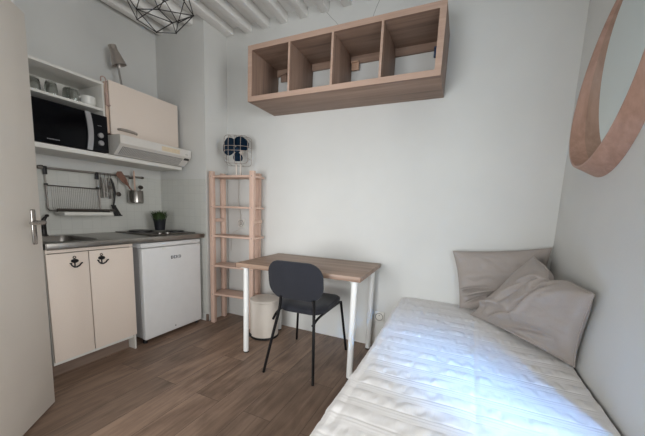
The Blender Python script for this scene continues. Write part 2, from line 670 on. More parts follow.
# local frame: x along door, +y is ... room side
sgn = 1 if (Matrix.Rotation(door.rotation_euler.z, 3, 'Z') @ Vector((0, 1, 0))).dot(dn) > 0 else -1
hx = .072
hb = B()
hb.box((hx - .018, 0, .928), (hx + .018, sgn * .009, 1.108), .006, 3)
dh = obj('door_handle', hb, 'chrome', door, local=True)
lv = B()
lv.tube([(hx, sgn * .006, 1.043), (hx, sgn * .05, 1.043), (hx + .012, sgn * .056, 1.043), (hx + .03, sgn * .056, 1.043), (hx + .115, sgn * .054, 1.040)],
        [.010, .0095, .0105, .010, .008], 12)
obj('lever', lv, 'chrome', dh, local=True)

# ------------------------------------------------------------------ kitchen: base cabinet, worktop, fridge
cab = thing('sink_cabinet', 'white sink base cabinet with two peach doors under the steel worktop', 'cabinet', (-1.72, -1.28, 0))
cb = B()
cb.box((XK + .01, -1.556, .10), (-1.442, -1.538, .852))
cb.box((XK + .01, -1.030, 0.0), (-1.437, -1.016, .852), .001)
cb.box((XK + .01, -1.538, .10), (-1.442, -1.036, .118))
cb.box((XK + .01, -1.538, .118), (XK + .02, -1.036, .852))
cb.box((-1.460, -1.538, .832), (-1.437, -1.036, .855))
obj('carcass', cb, 'white', cab)
obj('fascia', box((-1.437, -1.556, .834), (-1.424, -1.016, .858), .001), 'peach', cab)
obj('plinth', box((-1.52, -1.556, 0), (-1.505, -1.036, .118)), 'plinth', cab, label='brown wood plinth')


def anchor_hook(yc, zc, parent):
    b = B()
    x = -1.4165
    b.tube(arc((x, yc, zc + .031), .0075, 0, 2 * PI, 14, (0, 1, 0))[:-1], .0024, 6, closed=True)
    b.cyl((x, yc, zc + .025), (x, yc, zc - .033), .0042, seg=8)
    b.loft([[(x - .003, yc + .021 * math.cos(t), zc + .008 + .013 * math.sin(t)) for t in [2 * PI * i / 20 for i in range(20)]],
            [(x + .005, yc + .021 * math.cos(t), zc + .008 + .013 * math.sin(t)) for t in [2 * PI * i / 20 for i in range(20)]]])
    pts = [(x, yc - .022, zc - .010), (x + .003, yc - .017, zc - .022), (x + .006, yc - .006, zc - .031), (x + .009, yc + .006, zc - .032),
           (x + .014, yc + .019, zc - .024), (x + .020, yc + .027, zc - .010), (x + .024, yc + .033, zc - .004)]
    b.tube(pts, [.004, .0045, .0055, .0055, .0048, .0042, .0050], 8)
    b.cyl((x, yc - .028, zc - .006), (x, yc - .016, zc - .008), .004, seg=8)
    return obj('handle', b, 'black_metal', parent, label='black anchor-shaped hook used as door handle')


for y0, y1, hy in ((-1.556, -1.325, -1.408), (-1.319, -1.018, -1.245)):
    d = obj('door', box((-1.436, y0, .126), (-1.420, y1, .829), .0015), 'peach', cab)
    anchor_hook(hy, .766, d)

# steel worktop with sink
HX0, HX1, HY0, HY1 = -1.93, -1.50, -1.50, -1.19
wt = thing('worktop', 'stainless steel worktop with an inset sink running to the tiled return', 'worktop', (-1.72, -.93, .86))
b = B()
hole = rrect((HX0 + HX1) / 2, (HY0 + HY1) / 2, (HX1 - HX0) / 2, (HY1 - HY0) / 2, .07)
x0, x1, y0, y1 = XK + .006, -1.398, YN + .003, YR - .03
outer = []
for (px, py) in hole:                        # matching outline on the slab's edge
    cx_, cy_ = (HX0 + HX1) / 2, (HY0 + HY1) / 2
    dx, dy = px - cx_, py - cy_
    tx = ((x1 if dx > 0 else x0) - cx_) / dx if abs(dx) > 1e-6 else 1e9
    ty = ((-1.14 if dy > 0 else y0) - cy_) / dy if abs(dy) > 1e-6 else 1e9
    t = min(tx, ty)
    outer.append((cx_ + dx * t, cy_ + dy * t))
zt = .895
b.loft([[(x, y, .862) for x, y in outer], [(x, y, zt) for x, y in outer], [(x, y, zt) for x, y in hole], [(x, y, .862) for x, y in hole]], False, False)
b.box((x0, -1.14, .862), (x1, y1, zt), 0)
b.box((x1 - .002, y0, .858), (x1 + .004, y1, zt + .003), .002)
obj('slab', b, 'counter', wt)
bowl = B()
L0 = rrect(-1.715, -1.345, .222, .162, .075)
bowl.loft([[(x, y, zt + .002) for x, y in L0],
           [(x, y, zt + .003) for x, y in hole],
           [(x, y, zt - .02) for x, y in rrect(-1.715, -1.345, .208, .148, .07)],
           [(x, y, zt - .13) for x, y in rrect(-1.715, -1.345, .198, .138, .07)],
           [(x, y, zt - .15) for x, y in rrect(-1.715, -1.345, .17, .11, .06)]], False, True)
sb = obj('sink_bowl', bowl, 'steel', wt)
obj('drain', B().lathe([(0, .004), (.03, .004), (.036, 0)], (-1.715, -1.345, zt - .1495), 24), 'chrome', sb)
fa = thing('faucet', 'dark chrome mixer tap behind the sink, next to the open door edge', 'tap', (-1.955, -1.338, zt + .003))
fb = B()
fb.lathe([(.028, 0), (.028, .008), (.021, .014), (.020, .085), (.023, .10), (.0, .105)], (-1.955, -1.338, zt), 20)
obj('body', fb, 'tap_dark', fa)
fl = B()
fl.tube([(-1.955, -1.338, zt + .06), (-1.915, -1.365, zt + .085), (-1.85, -1.42, zt + .10), (-1.82, -1.445, zt + .085)], [.012, .011, .011, .011], 12)
obj('spout', fl, 'tap_dark', fa)
fh = B()
fh.tube([(-1.955, -1.338, zt + .10), (-1.952, -1.330, zt + .125), (-1.94, -1.318, zt + .150)], [.017, .013, .009], 12)
fh.lathe([(0, -.012), (.012, -.006), (.014, .003), (.008, .010), (0, .012)], (-1.94, -1.315, zt + .152), 14)
obj('lever', fh, 'tap_dark', fa)

hob = thing('electric_hob', 'steel two-plate electric hob set into the worktop above the fridge', 'hob', (-1.74, -.54, zt))
obj('hob_tray', box((-2.0, -.80, zt + .0005), (-1.50, -.335, zt + .009), .004), 'steel_dark', hob)
for (bx, by, r) in ((-1.84, -.665, .095), (-1.66, -.44, .078)):
    pb = B()
    pb.lathe([(r + .012, 0), (r + .012, .006), (r, .007), (r, .016), (r - .01, .018), (.02, .018), (.02, .016), (0, .016)], (bx, by, zt + .006), 40)
    obj('hot_plate', pb, 'dark_plastic', hob)
for yy in (-.70, -.62):
    obj('knob', B().lathe([(.016, 0), (.016, .012), (.012, .016), (0, .017)], (-1.535, yy, zt + .008), 18), 'chrome', hob)

fr = thing('mini_fridge', 'small white fridge with one door under the hob', 'fridge', (-1.70, -.645, 0))
obj('body', box((XK + .03, -.944, .045), (-1.478, -.352, .845), .004), 'fridge_side', fr)
obj('top_panel', box((XK + .03, -.946, .809), (-1.426, -.350, .847), .006), 'enamel', fr)
fd = obj('door', box((-1.474, -.944, .036), (-1.424, -.350, .804), .008, 3), 'enamel', fr)
lg = B()
gx = -1.4232                                   # maker's mark on the door: blocky dark letters


def glyph(b, rows, y0, z0, cell):
    for r, row in enumerate(rows):
        for c, ch in enumerate(row):
            if ch == '#':
                b.box((gx - .001, y0 + c * cell, z0 - (r + 1) * cell), (gx + .0006, y0 + (c + 1) * cell, z0 - r * cell))


lb = {'B': ['###.', '#..#', '###.', '#..#', '###.'], 'E': ['####', '#...', '###.', '#...', '####'],
      'K': ['#..#', '#.#.', '##..', '#.#.', '#..#'], 'O': ['.##.', '#..#', '#..#', '#..#', '.##.']}
for i, ch in enumerate('BEKO'):
    glyph(lg, lb[ch], -.680 + i * .027, .7190, .0054)
obj('badge', lg, 'ink', fd, smooth=0)
kb = B()
kb.cyl((-1.424, -.655, .075), (-1.4215, -.655, .075), .006, seg=12)
obj('lock', kb, 'grey_plastic', fd)
for yy in (-.92, -.375):
    obj('foot', B().cyl((-1.47, yy, 0), (-1.47, yy, .046), .018, .015), 'dark_plastic', fr)
    obj('foot', B().cyl((-1.97, yy, 0), (-1.97, yy, .046), .018, .015), 'dark_plastic', fr)
for yy in (-.76, -.385):
    obj('clip', box((-1.4245, yy, .783), (-1.4215, yy + .03, .797), .001), 'white', fd)

plant = thing('potted_grass', 'small fake grass plant in a black pot on the hob', 'plant', (-1.76, -.525, zt + .024))
pc = Vector((-1.76, -.525, zt + .024))
obj('pot', B().lathe([(0, 0), (.042, 0), (.055, .10), (.058, .105), (.053, .105), (.050, .085), (0, .085)], pc, 28), 'pot', plant)
gb = B()
rnd = random.Random(3)
for i in range(420):
    a, r = rnd.uniform(0, 2 * PI), .048 * math.sqrt(rnd.random())
    base = pc + Vector((r * math.cos(a), r * math.sin(a), .08))
    out = .024 + r * 1.05 * rnd.uniform(.7, 1.25)
    h = rnd.uniform(.06, .108)
    tip = pc + Vector((out * math.cos(a) * 1.25, out * math.sin(a) * 1.25, .085 + h))
    mid = (base + tip) / 2 + Vector((0, 0, .015))
    s_ = Vector((-math.sin(a), math.cos(a), 0)) * .0022
    v = [gb.bm.verts.new(q) for q in (base - s_, base + s_, mid + s_ * .9, mid - s_ * .9)]
    gb.bm.faces.new(v)
    t = gb.bm.verts.new(tip)
    gb.bm.faces.new((v[3], v[2], t))
obj('grass_blades', gb, 'leaf', plant, smooth=0)['kind'] = 'stuff'

# ------------------------------------------------------------------ kitchen: wall units
UX = -1.715                                    # front of the wall units
uc = thing('open_wall_unit', 'open white wall unit holding glasses above the black microwave', 'cabinet', (-1.87, -1.28, 1.5))
ub = B()
ub.box((XK + .002, YN + .003, 2.045), (UX, -.985, 2.063), .001)
ub.box((XK + .002, -1.001, 1.53), (UX, -.987, 2.045), .001)
ub.box((XK + .002, YN + .003, 1.53), (UX, YN + .021, 2.045), .001)
ub.box((XK + .002, YN + .021, 1.53), (XK + .010, -1.003, 2.045))
obj('carcass', ub, 'white', uc)
obj('shelf', box((XK + .010, YN + .021, 1.853), (UX + .002, -1.003, 1.871), .001), 'white', uc)
slab = obj('shelf_board', box((XK + .002, YN + .003, 1.498), (-1.660, -.335, 1.530), .002), 'white')
tag(slab, 'long white board under the microwave and the cooker hood', 'shelf')

mw = thing('microwave', 'black microwave with a silver handle band in the white wall unit', 'microwave', (-1.84, -1.27, 1.53))
MX = -1.655
obj('body', box((XK + .03, -1.525, 1.537), (MX - .03, -1.010, 1.803), .004), 'dark_plastic', mw)
md = obj('door', box((MX - .03, -1.525, 1.537), (MX, -1.140, 1.803), .004), 'black_gloss', mw)
hbm = B()
hp = []
for i in range(13):
    t = i / 12
    hp.append((t, .014 * math.sin(PI * t)))
ll = [(MX + .001, -1.165 + q, 1.537 + .266 * t) for t, q in hp]
lr = [(MX + .001, -1.130 + q, 1.537 + .266 * t) for t, q in hp]
hbm.prism(ll + lr[::-1], (.009, 0, 0))
obj('handle', hbm, 'silver', md, label='curved silver door band')
pn = obj('control_panel', box((MX - .03, -1.138, 1.537), (MX - .001, -1.010, 1.803), .004), 'panel_black', mw)
for zz in (1.655, 1.600):
    kb = B()
    kb.lathe([(.019, 0), (.019, .010), (.015, .014), (0, .015)], (MX - .001, -1.066, zz), 22, (1, 0, 0))
    obj('knob', kb, 'silver', pn)
tb = B()
for k in range(9):
    tb.box((MX + .0002, -1.395 + k * .008, 1.560), (MX + .0008, -1.390 + k * .008, 1.5655))
obj('lettering', tb, 'pale_print', md, smooth=0)
tb = B()
for k in range(4):
    tb.box((MX - .0008, -1.080 + k * .007, 1.722), (MX - .0002, -1.075 + k * .007, 1.726))
obj('lettering', tb, 'pale_print', pn, smooth=0)
for yy in (-1.5, -1.07):
    obj('foot', box((MX - .06, yy - .012, 1.53), (MX - .036, yy + .012, 1.538)), 'rubber', mw)


def tumbler(y, x, r0, r1, h, label):
    # turned upside down: rim on the shelf, rounded foot on top
    z = 1.871
    b_ = B()
    b_.lathe([(r0 - .002, 0), (r0, 0), (r0 * .99, h * .5), (r1, h * .9), (r1 * .85, h), (0, h), (0, h - .010), (r1 * .82, h - .011), (r1 - .004, h * .86), (r0 - .003, .01), (r0 - .002, 0)], (x, y, z), 28)
    return tag(obj('drinking_glass', b_, 'glass'), label, 'glass', 'glasses in the white wall unit')


tumbler(-1.385, -1.79, .036, .031, .092, 'clear glass half hidden by the door edge on the white unit shelf')
tumbler(-1.290, -1.79, .036, .031, .094, 'clear tumbler second from the door on the white unit shelf')
tumbler(-1.176, -1.79, .048, .042, .090, 'wide clear glass bowl beside the white cup on the unit shelf')
tumbler(-1.090, -1.90, .030, .026, .125, 'clear glass standing behind the white cup')
cup = thing('cup', 'white cup with a small handle on the unit shelf', 'cup', (-1.79, -1.068, 1.871))
obj('bowl', B().lathe([(0, 0), (.034, 0), (.040, .006), (.048, .03), (.049, .072), (.046, .072), (.044, .03), (0, .008)], (-1.79, -1.062, 1.871), 28), 'ceramic', cup)
obj('handle', B().tube(arc((-1.79, -1.110, 1.910), .019, PI / 2 - .2, 3 * PI / 2 + .2, 10, (0, 1, 0)), .0042, 8), 'ceramic', cup)

# peach wall cabinet over the hood
pc2 = thing('wall_cabinet', 'peach wall cabinet with one door above the cooker hood', 'cabinet', (-1.87, -.66, 1.69))
obj('carcass', box((XK + .002, -.955, 1.695), (UX - .004, -.340, 2.090), .001), 'rededge', pc2)
pd = obj('door', box((UX - .004, -.958, 1.697), (UX + .014, -.335, 2.096), .002), 'peach', pc2)
hh = B()
pts = [(UX + .014, -.908, 1.742), (UX + .030, -.895, 1.744), (UX + .036, -.86, 1.744), (UX + .038, -.83, 1.743), (UX + .036, -.80, 1.742), (UX + .030, -.765, 1.740), (UX + .014, -.752, 1.738)]
hh.tube(pts, [.008, .010, .011, .011, .011, .010, .008], 10)
obj('handle', hh, 'lampsteel', pd, label='grey bow handle')
sp = B()
sp.box((XK + .002, -.983, 1.700), (UX + .004, -.962, 2.075), .001)
tag(obj('filler_panel', sp, 'peach_side'), 'narrow pinkish panel between the white unit and the peach cabinet', 'panel')

hk = B()
hk.tube([(UX + .012, -.976, 1.93), (UX + .012, -.976, 2.085)] + arc((UX + .012, -.994, 2.085), .018, 0, PI, 10, (0, 1, 0)) + [(UX + .012, -1.012, 2.066)], .0048, 8)
hk.box((UX + .006, -.986, 1.900), (UX + .018, -.964, 1.995), .004)
hk.tube([(UX + .013, -.975, 1.905), (UX + .03, -.975, 1.893), (UX + .036, -.966, 1.903)], .005, 8)
tag(obj('over_door_hook', hk, 'hookpink'), 'pale pinkish hook hanging beside the peach cabinet door', 'hook')

# cooker hood
hd = thing('cooker_hood', 'white slim cooker hood with a grey grille under the peach cabinet', 'hood', (-1.78, -.65, 1.53))
HXF, HY0_, HY1_ = -1.552, -.985, -.322
h = B()
prof = [(XK + .002, 1.690), (HXF - .002, 1.690 - .012), (HXF, 1.672), (HXF + .001, 1.615), (HXF - .012, 1.602), (-1.645, 1.534), (XK + .002, 1.534)]
h.prism([(x, HY0_, z) for x, z in prof], (0, HY1_ - HY0_, 0))
obj('housing', h, 'hoodw', hd)


def under(t, y, off=.0015):                 # a point on the sloping underside
    a, c = Vector((HXF - .012, 0, 1.602)), Vector((-1.645, 0, 1.534))
    n_ = Vector((c.z - a.z, 0, -(c.x - a.x))).normalized()
    if n_.z > 0:
        n_ = -n_
    q = a.lerp(c, t) + n_ * off
    return Vector((q.x, y, q.z))


g = B()
g.loft([[under(.12, -.955), under(.12, -.40), under(.90, -.40), under(.90, -.955)],
        [under(.12, -.955, -.004), under(.12, -.40, -.004), under(.90, -.40, -.004), under(.90, -.955, -.004)]])
gr = obj('filter_grille', g, 'grille', hd)
sl = B()
for i in range(44):
    yy = -.95 + i * .0125
    sl.loft([[under(.16, yy, .001), under(.16, yy + .005, .001), under(.86, yy + .005, .001), under(.86, yy, .001)],
             [under(.16, yy, .0035), under(.16, yy + .005, .0035), under(.86, yy + .005, .0035), under(.86, yy, .0035)]])
obj('grille_bars', sl, 'hoodw', gr)
obj('sticker', box((HXF - .0005, -.632, 1.625), (HXF + .0014, -.448, 1.662)), 'sticker', hd, label='yellowed instruction sticker')
st = B()
for k in range(3):
    st.box((HXF + .0, -.385 + k * .009, 1.630), (HXF + .0017, -.380 + k * .009, 1.635))
obj('lettering', st, 'ink', hd, smooth=0)
sw = B()
sw.box((HXF - .03, -.385, 1.583), (HXF - .012, -.335, 1.603), .002)
obj('switch', sw, 'dark_plastic', hd)

# lamp standing on the wall cabinet
lp = thing('spot_lamp', 'grey metal spot lamp standing on top of the peach cabinet', 'lamp', (-1.86, -.765, 2.09))
obj('base', B().lathe([(0, 0), (.05, 0), (.05, .012), (.02, .02), (0, .02)], (-1.86, -.745, 2.09), 24), 'steel_dark', lp)
obj('stem', B().tube([(-1.86, -.750, 2.10), (-1.858, -.772, 2.24), (-1.855, -.795, 2.355), (-1.852, -.800, 2.365)], .008, 10), 'steel', lp)
obj('lamp_shade', B().lathe([(.020, .035), (.030, .034), (.030, .010), (.027, .008), (.034, -.02), (.055, -.112), (.052, -.112), (.030, -.02), (.02, 0)], (-1.846, -.815, 2.395), 26, (-.12, -.30, 1)), 'lampsteel', lp)

# ------------------------------------------------------------------ rail with hanging utensils
RX = -1.985
rl = thing('utensil_rail', 'grey metal utensil rail fixed to the tiled kitchen wall', 'rail', (RX, -.92, 1.40))
obj('bar', B().cyl((RX, -1.335, 1.399), (RX, -.525, 1.411), .0085, seg=12), 'wire', rl)
for yy in (-1.335, -.525):
    obj('end_cap', B().lathe([(0, -.012), (.011, -.010), (.011, .010), (0, .012)], (RX, yy, 1.399 + (yy + 1.335) * .0148), 14, (0, 1, 0)), 'steel_dark', rl)
for yy in (-1.30, -.62):
    obj('bracket', box((XK, yy - .01, 1.390), (RX, yy + .01, 1.418), .003), 'steel_dark', rl)

dr = thing('dish_rack', 'steel wire dish rack hanging from the rail over the sink', 'rack', (-1.94, -1.10, 1.08))
for yy in (-1.285, -.932):
    ho = obj('hanger', box((RX - .010, yy - .011, 1.352), (RX + .014, yy + .011, 1.412), .003), 'dark_plastic', dr)
    obj('rod', B().cyl((RX + .002, yy, 1.283), (RX + .002, yy, 1.354), .0040, seg=8), 'wire', ho)
    obj('clip', box((RX - .006, yy - .010, 1.272), (RX + .010, yy + .010, 1.288), .003), 'dark_plastic', dr)
wr = B()
for i in range(26):
    yy = -1.262 + i * .0130
    wr.tube([(-1.968, yy, 1.268), (-1.966, yy, 1.110), (-1.955, yy, 1.095), (-1.86, yy, 1.092), (-1.842, yy, 1.105)], .0016, 5)
obj('wire_dividers', wr, 'wire', dr)
wr = B()
wr.tube([(-1.972, -1.29, 1.272), (-1.972, -.925, 1.272)], .0042, 8)
for yy in (-1.29, -.925):
    wr.tube([(-1.972, yy, 1.272), (-1.970, yy, 1.10), (-1.95, yy, 1.085), (-1.845, yy, 1.085), (-1.838, yy, 1.10)], .0058, 8)
wr.tube([(-1.838, -1.29, 1.096), (-1.838, -.885, 1.096)], .0085, 8)
wr.tube([(-1.950, -1.29, 1.085), (-1.950, -.885, 1.085)], .005, 8)
wr.tube([(-1.950, -.885, 1.085), (-1.838, -.885, 1.096)], .004, 8)
obj('wire_frame', wr, 'steel_dark', dr)
obj('drip_tray', box((-1.965, -1.255, 1.052), (-1.825, -.905, 1.080), .005), 'white', dr, label='white plastic drip tray')


def hookpts(y, x=RX + .004, z=1.40):
    return [(x - .012, y, z + .002), (x - .008, y, z + .012), (x + .003, y, z + .012), (x + .010, y, z + .002), (x + .009, y, z - .03)]


for yy, nm, lab, kd in ((-.908, 'whisk', 'steel whisk hanging nearest the dish rack on the rail', 0),
                        (-.876, 'tongs', 'steel tongs hanging between the whisk and the can opener', 1),
                        (-.846, 'can_opener', 'steel can opener hanging next to the black turner', 2)):
    t = thing(nm, lab, 'utensil', (RX + .02, yy, 1.20), 0, 'steel tools on the rail')
    obj('hook', B().tube(hookpts(yy), .0026, 6), 'steel_dark', t)
    q = B()
    xx = RX + .016
    if kd == 0:
        q.cyl((xx, yy, 1.372), (xx, yy, 1.29), .006, .007, 10)
        for a in range(6):
            cx, sx = math.cos(a * PI / 6), math.sin(a * PI / 6)
            q.tube([(xx + cx * r, yy + sx * r, z) for r, z in ((.004, 1.29), (.016, 1.25), (.020, 1.225), (.012, 1.205), (0, 1.20), (-.012, 1.205), (-.020, 1.225), (-.016, 1.25), (-.004, 1.29))], .0014, 5)
    elif kd == 1:
        for s_ in (-1, 1):
            q.tube([(xx, yy, 1.372), (xx, yy + s_ * .010, 1.33), (xx, yy + s_ * .013, 1.26), (xx, yy + s_ * .010, 1.205)], [.004, .0055, .0055, .007], 8)
    else:
        q.box((xx - .004, yy - .011, 1.25), (xx + .004, yy - .003, 1.372), .002)
        q.box((xx - .004, yy + .003, 1.215), (xx + .004, yy + .011, 1.345), .002)
        q.lathe([(0, -.007), (.017, -.006), (.017, .006), (0, .007)], (xx, yy + .002, 1.292), 16, (1, 0, 0))
        q.box((xx - .003, yy - .006, 1.195), (xx + .005, yy + .012, 1.225), .002)
    obj('tool', q, ('steel_dark', 'wire', 'steel_dark')[kd], t)

tn = thing('turner', 'black slotted turner hanging on the rail beside the steel tools', 'utensil', (RX + .03, -.81, 1.05))
obj('hook', B().tube(hookpts(-.826), .0026, 6), 'steel_dark', tn)
q = B()
q.tube([(RX + .014, -.826, 1.372), (RX + .022, -.816, 1.33), (RX + .028, -.808, 1.26), (RX + .030, -.815, 1.19), (RX + .032, -.828, 1.135)], [.006, .010, .010, .008, .007], 10)
obj('handle', q, 'dark_plastic', tn)
q = B()
for i in range(5):
    u0 = i / 5
    a0 = Vector((RX + .030, -.846 + .0 + u0 * .036, 1.140))
    a1 = a0 + Vector((0, .0065, 0))
    c0 = Vector((RX + .044, -.832 + u0 * .068, 1.046))
    c1 = c0 + Vector((0, .0115, 0))
    q.loft([[a0, a1, c1, c0], [v_ + Vector((.003, 0, 0)) for v_ in (a0, a1, c1, c0)]])
q.box((RX + .028, -.848, 1.128), (RX + .036, -.806, 1.142), .003)
q.prism([(RX + .042, -.833, 1.055), (RX + .042, -.762, 1.055), (RX + .044, -.762, 1.045), (RX + .044, -.833, 1.045)], (.003, 0, 0))
obj('slotted_blade', q, 'dark_plastic', tn)

ld = thing('measuring_spoon', 'small dark round spoon hanging left of the steel pot', 'utensil', (RX + .02, -.772, 1.23))
obj('handle', B().tube(hookpts(-.766) + [(RX + .012, -.768, 1.30), (RX + .013, -.771, 1.258)], .0018, 6), 'chrome', ld)
obj('bowl', B().lathe([(0, -.010), (.012, -.008), (.020, .002), (.021, .010), (.018, .010), (.010, -.002), (0, -.004)], (RX + .02, -.773, 1.238), 18, (1, 0, .25)), 'steel_dark', ld)

pt = thing('utensil_pot', 'round steel pot hanging at the far end of the rail', 'pot', (-1.925, -.636, 1.165))
PC = Vector((-1.925, -.636, 1.165))
obj('cup', B().lathe([(0, 0), (.054, 0), (.062, .008), (.062, .112), (.0605, .115), (.059, .112), (.059, .01), (0, .006)], PC, 36), 'steel', pt)
q = B()
for s_ in (-1, 1):
    yy = -.636 + s_ * .025
    q.tube([(RX + .0, yy, 1.285), (RX + .006, yy, 1.40)] + [(RX + .0, yy, 1.4185), (RX - .012, yy, 1.412)], .0026, 6)
obj('hanger', q, 'chrome', pt)
ws = thing('wooden_spatula', 'dark wooden spatula leaning left out of the steel pot', 'utensil', (-1.925, -.65, 1.17))
q = B()
a, c = Vector((-1.900, -.612, 1.178)), Vector((-1.918, -.742, 1.362))
dv = (c - a).normalized()
pv = Vector((0, dv.z, -dv.y)).normalized()
q.tube([a, a.lerp(c, .5), c], [.006, .0065, .008], 8)
obj('handle', q, 'utensil_wood', ws)
q = B()
pts = [c - dv * .045 - pv * .010, c - dv * .045 + pv * .010, c + pv * .026, c + dv * .075 + pv * .030, c + dv * .090 + pv * .0, c + dv * .075 - pv * .030, c - pv * .026]
q.prism([p_ + Vector((-.003, 0, 0)) for p_ in pts], (.006, 0, 0))
obj('blade', q, 'utensil_wood', ws)
ws2 = thing('wooden_spoon', 'pale wooden spoon standing upright in the steel pot', 'utensil', (-1.93, -.645, 1.17))
obj('handle', B().tube([(-1.925, -.634, 1.174), (-1.930, -.640, 1.30), (-1.938, -.637, 1.445), (-1.938, -.637, 1.462)], [.0065, .007, .008, .005], 10), 'pine', ws2)
ws3 = thing('steel_ladle', 'small dark ladle head sticking up on the right of the steel pot', 'utensil', (-1.92, -.60, 1.17))
obj('handle', B().tube([(-1.915, -.618, 1.175), (-1.915, -.600, 1.29)], .004, 8), 'steel_dark', ws3)
obj('bowl', B().lathe([(0, -.012), (.015, -.008), (.022, .006), (.019, .014), (0, .008)], (-1.915, -.594, 1.310), 18, (.6, -.2, .6)), 'steel_dark', ws3)

# ------------------------------------------------------------------ pine shelf rack with fan
rk = thing('pine_shelf_rack', 'narrow five-shelf rack of light pine in the corner by the fridge', 'shelf', (-1.330, -.280, 0), math.radians(6))
RW, RD = .442, .19
for px, py in ((0, 0), (RW, 0), (-.018, RD), (RW - .05, RD)):
    obj('post', box((px - .021, py - .021, 0), (px + .021, py + .021, 1.49), .003), 'pine', rk, local=True)
for zz in (1.452, 1.168, .887, .593, .305):
    obj('shelf_board', box((-.030, -.012, zz - .018), (RW + .022, RD - .012, zz), .002), 'pine_h', rk, local=True)
for px in (0, RW - .005):
    for zz in (1.03, .265):
        obj('side_rail', box((px - .009, .018, zz - .016), (px + .009, RD - .018, zz + .016), .002), 'pine_h', rk, local=True)
for px, py in ((0, 0), (RW, 0), (RW - .05, RD)):
    for zz in (1.443, 1.159, .878, .584, .296):
        obj('bolt', B().cyl((px + .004, py - .0205, zz), (px + .004, py - .0235, zz), .004, seg=8), 'grey_plastic', rk, local=True)

FC = Vector((-1.115, -.165, 1.452))
fn = thing('cage_fan', 'small vintage fan with navy blades in a pale wire cage on the rack top', 'fan', FC, math.radians(26))
q = B()
q.box((-.055, -.035, 0), (.055, .045, .014), .006)
q.box((-.020, -.012, .012), (-.008, .012, .12), .003)
q.box((.020, -.012, .012), (.032, .012, .12), .003)
obj('stand', q, 'fan_body', fn, local=True)
q = B()
q.lathe([(0, -.02), (.020, -.02), (.036, -.005), (.040, .03), (.036, .07), (.02, .085), (0, .088)], (0, 0, .236), 24, (0, 1, 0))
obj('motor', q, 'fan_body', fn, local=True)
cg = B()
for yy, hw, hh_ in ((-.070, .108, .124), (.045, .120, .134)):
    cg.tube([(x, yy, z) for x, z in rrect(0, .236, hw, hh_, .035, 5)], .0026, 6, closed=True)
for xx in (-.066, -.012, .045):
    cg.tube([(xx, .045, .236 + .132), (xx, -.070, .236 + .125), (xx, -.086, .236 + .07), (xx, -.090, .236), (xx, -.086, .236 - .07), (xx, -.070, .236 - .125), (xx, .045, .236 - .132)], .0024, 6)
for zz in (.225, .265):
    cg.tube([(-.120, .045, zz), (-.110, -.070, zz), (-.05, -.090, zz), (.05, -.090, zz), (.110, -.070, zz), (.120, .045, zz)], .0024, 6)
for xx, zz in ((-.112, .33), (.112, .33), (-.112, .16), (.112, .16)):
    cg.tube([(xx * .96, -.070, zz), (xx * 1.02, .045, zz)], .0024, 6)
obj('wire_cage', cg, 'wire_white', fn, local=True)
bl = B()
bl.lathe([(0, -.030), (.020, -.026), (.027, -.005), (.027, .010), (0, .012)], (0, -.035, .236), 20, (0, 1, 0))
obj('hub', bl, 'blue', fn, local=True)
for k, a0 in enumerate((55, 158, 278)):
    bl = B()
    a0 = math.radians(a0)
    R0 = (.114, .118, .088)[k]

    def petal(u, v, a0=a0, R0=R0, k=k):
        # u along radius, v across
        r = .015 + u * R0
        wdt = (1.08, 1.02, .62)[k] * (math.sin(PI * min(1, .14 + u * .78)) ** .55)
        t = a0 + (v - .5) * 2 * wdt
        return Vector((r * math.cos(t), -.035 + (v - .5) * .035, 1 * .236 + r * math.sin(t)))
    bl.grid(petal, 10, 12)
    me = bl.bm
    geo = bmesh.ops.solidify(me, geom=me.faces[:], thickness=.002)
    obj('blade', bl, 'blue', fn, local=True)

# fan cable and sockets
sk = thing('wall_socket', 'white wall socket behind the pine rack with the fan plugged in', 'socket', (-1.205, 0, 1.0))


def socket(t, x, z):
    obj('plate', box((x - .042, -.014, z - .042), (x + .042, 0.0, z + .042), .004), 'white', t)
    q_ = B()
    q_.lathe([(.034, .0), (.034, .004), (.029, .004), (.027, -.004), (0, -.004)], (x, -.014, z), 28, (0, -1, 0))
    obj('outlet', q_, 'socket_grey', t)
    q_ = B()
    for dx in (-.0095, .0095):
        q_.cyl((x + dx, -.0090, z), (x + dx, -.0115, z), .0058, seg=10)
    q_.cyl((x, -.010, z + .012), (x, -.019, z + .012), .0035, seg=8)
    obj('pin_hole', q_, 'dark_plastic', t)


socket(sk, -1.205, 1.0)
cd = B()
cp = [(-1.10, -.12, 1.466), (-1.19, -.06, 1.46), (-1.225, -.028, 1.40), (-1.235, -.02, 1.30), (-1.225, -.018, 1.15), (-1.20, -.025, 1.08), (-1.195, -.045, 1.03), (-1.205, -.035, 1.005)]


def catmull(p, n=8):
    p = [Vector(a_) for a_ in p]
    o_ = []
    for i in range(len(p) - 1):
        a_, b_, c_, d_ = p[max(i - 1, 0)], p[i], p[i + 1], p[min(i + 2, len(p) - 1)]
        for j in range(n):
            t = j / n
            o_.append(.5 * ((2 * b_) + (c_ - a_) * t + (2 * a_ - 5 * b_ + 4 * c_ - d_) * t * t + (3 * b_ - a_ - 3 * c_ + d_) * t ** 3))
    return o_ + [p[-1]]


cd.tube(catmull(cp), .003, 8)
obj('cord', cd, 'cable', fn)
cd = B()
cd.cyl((-1.205, -.012, 1.0), (-1.205, -.045, 1.0), .017, .014, 16)
obj('plug', cd, 'cable', fn)
cd = B()
cd.tube(catmull([(-1.205, -.014, .955), (-1.24, -.016, .93), (-1.29, -.018, .905), (-1.33, -.016, .86), (-1.34, -.016, .70)]), .0028, 8)
tag(obj('wall_cable', cd, 'cable'), 'thin white cable running down the wall behind the pine rack', 'cable')
sk2 = thing('wall_socket', 'white wall socket low on the back wall between desk and bed', 'socket', (.286, 0, .273))
socket(sk2, .286, .273)

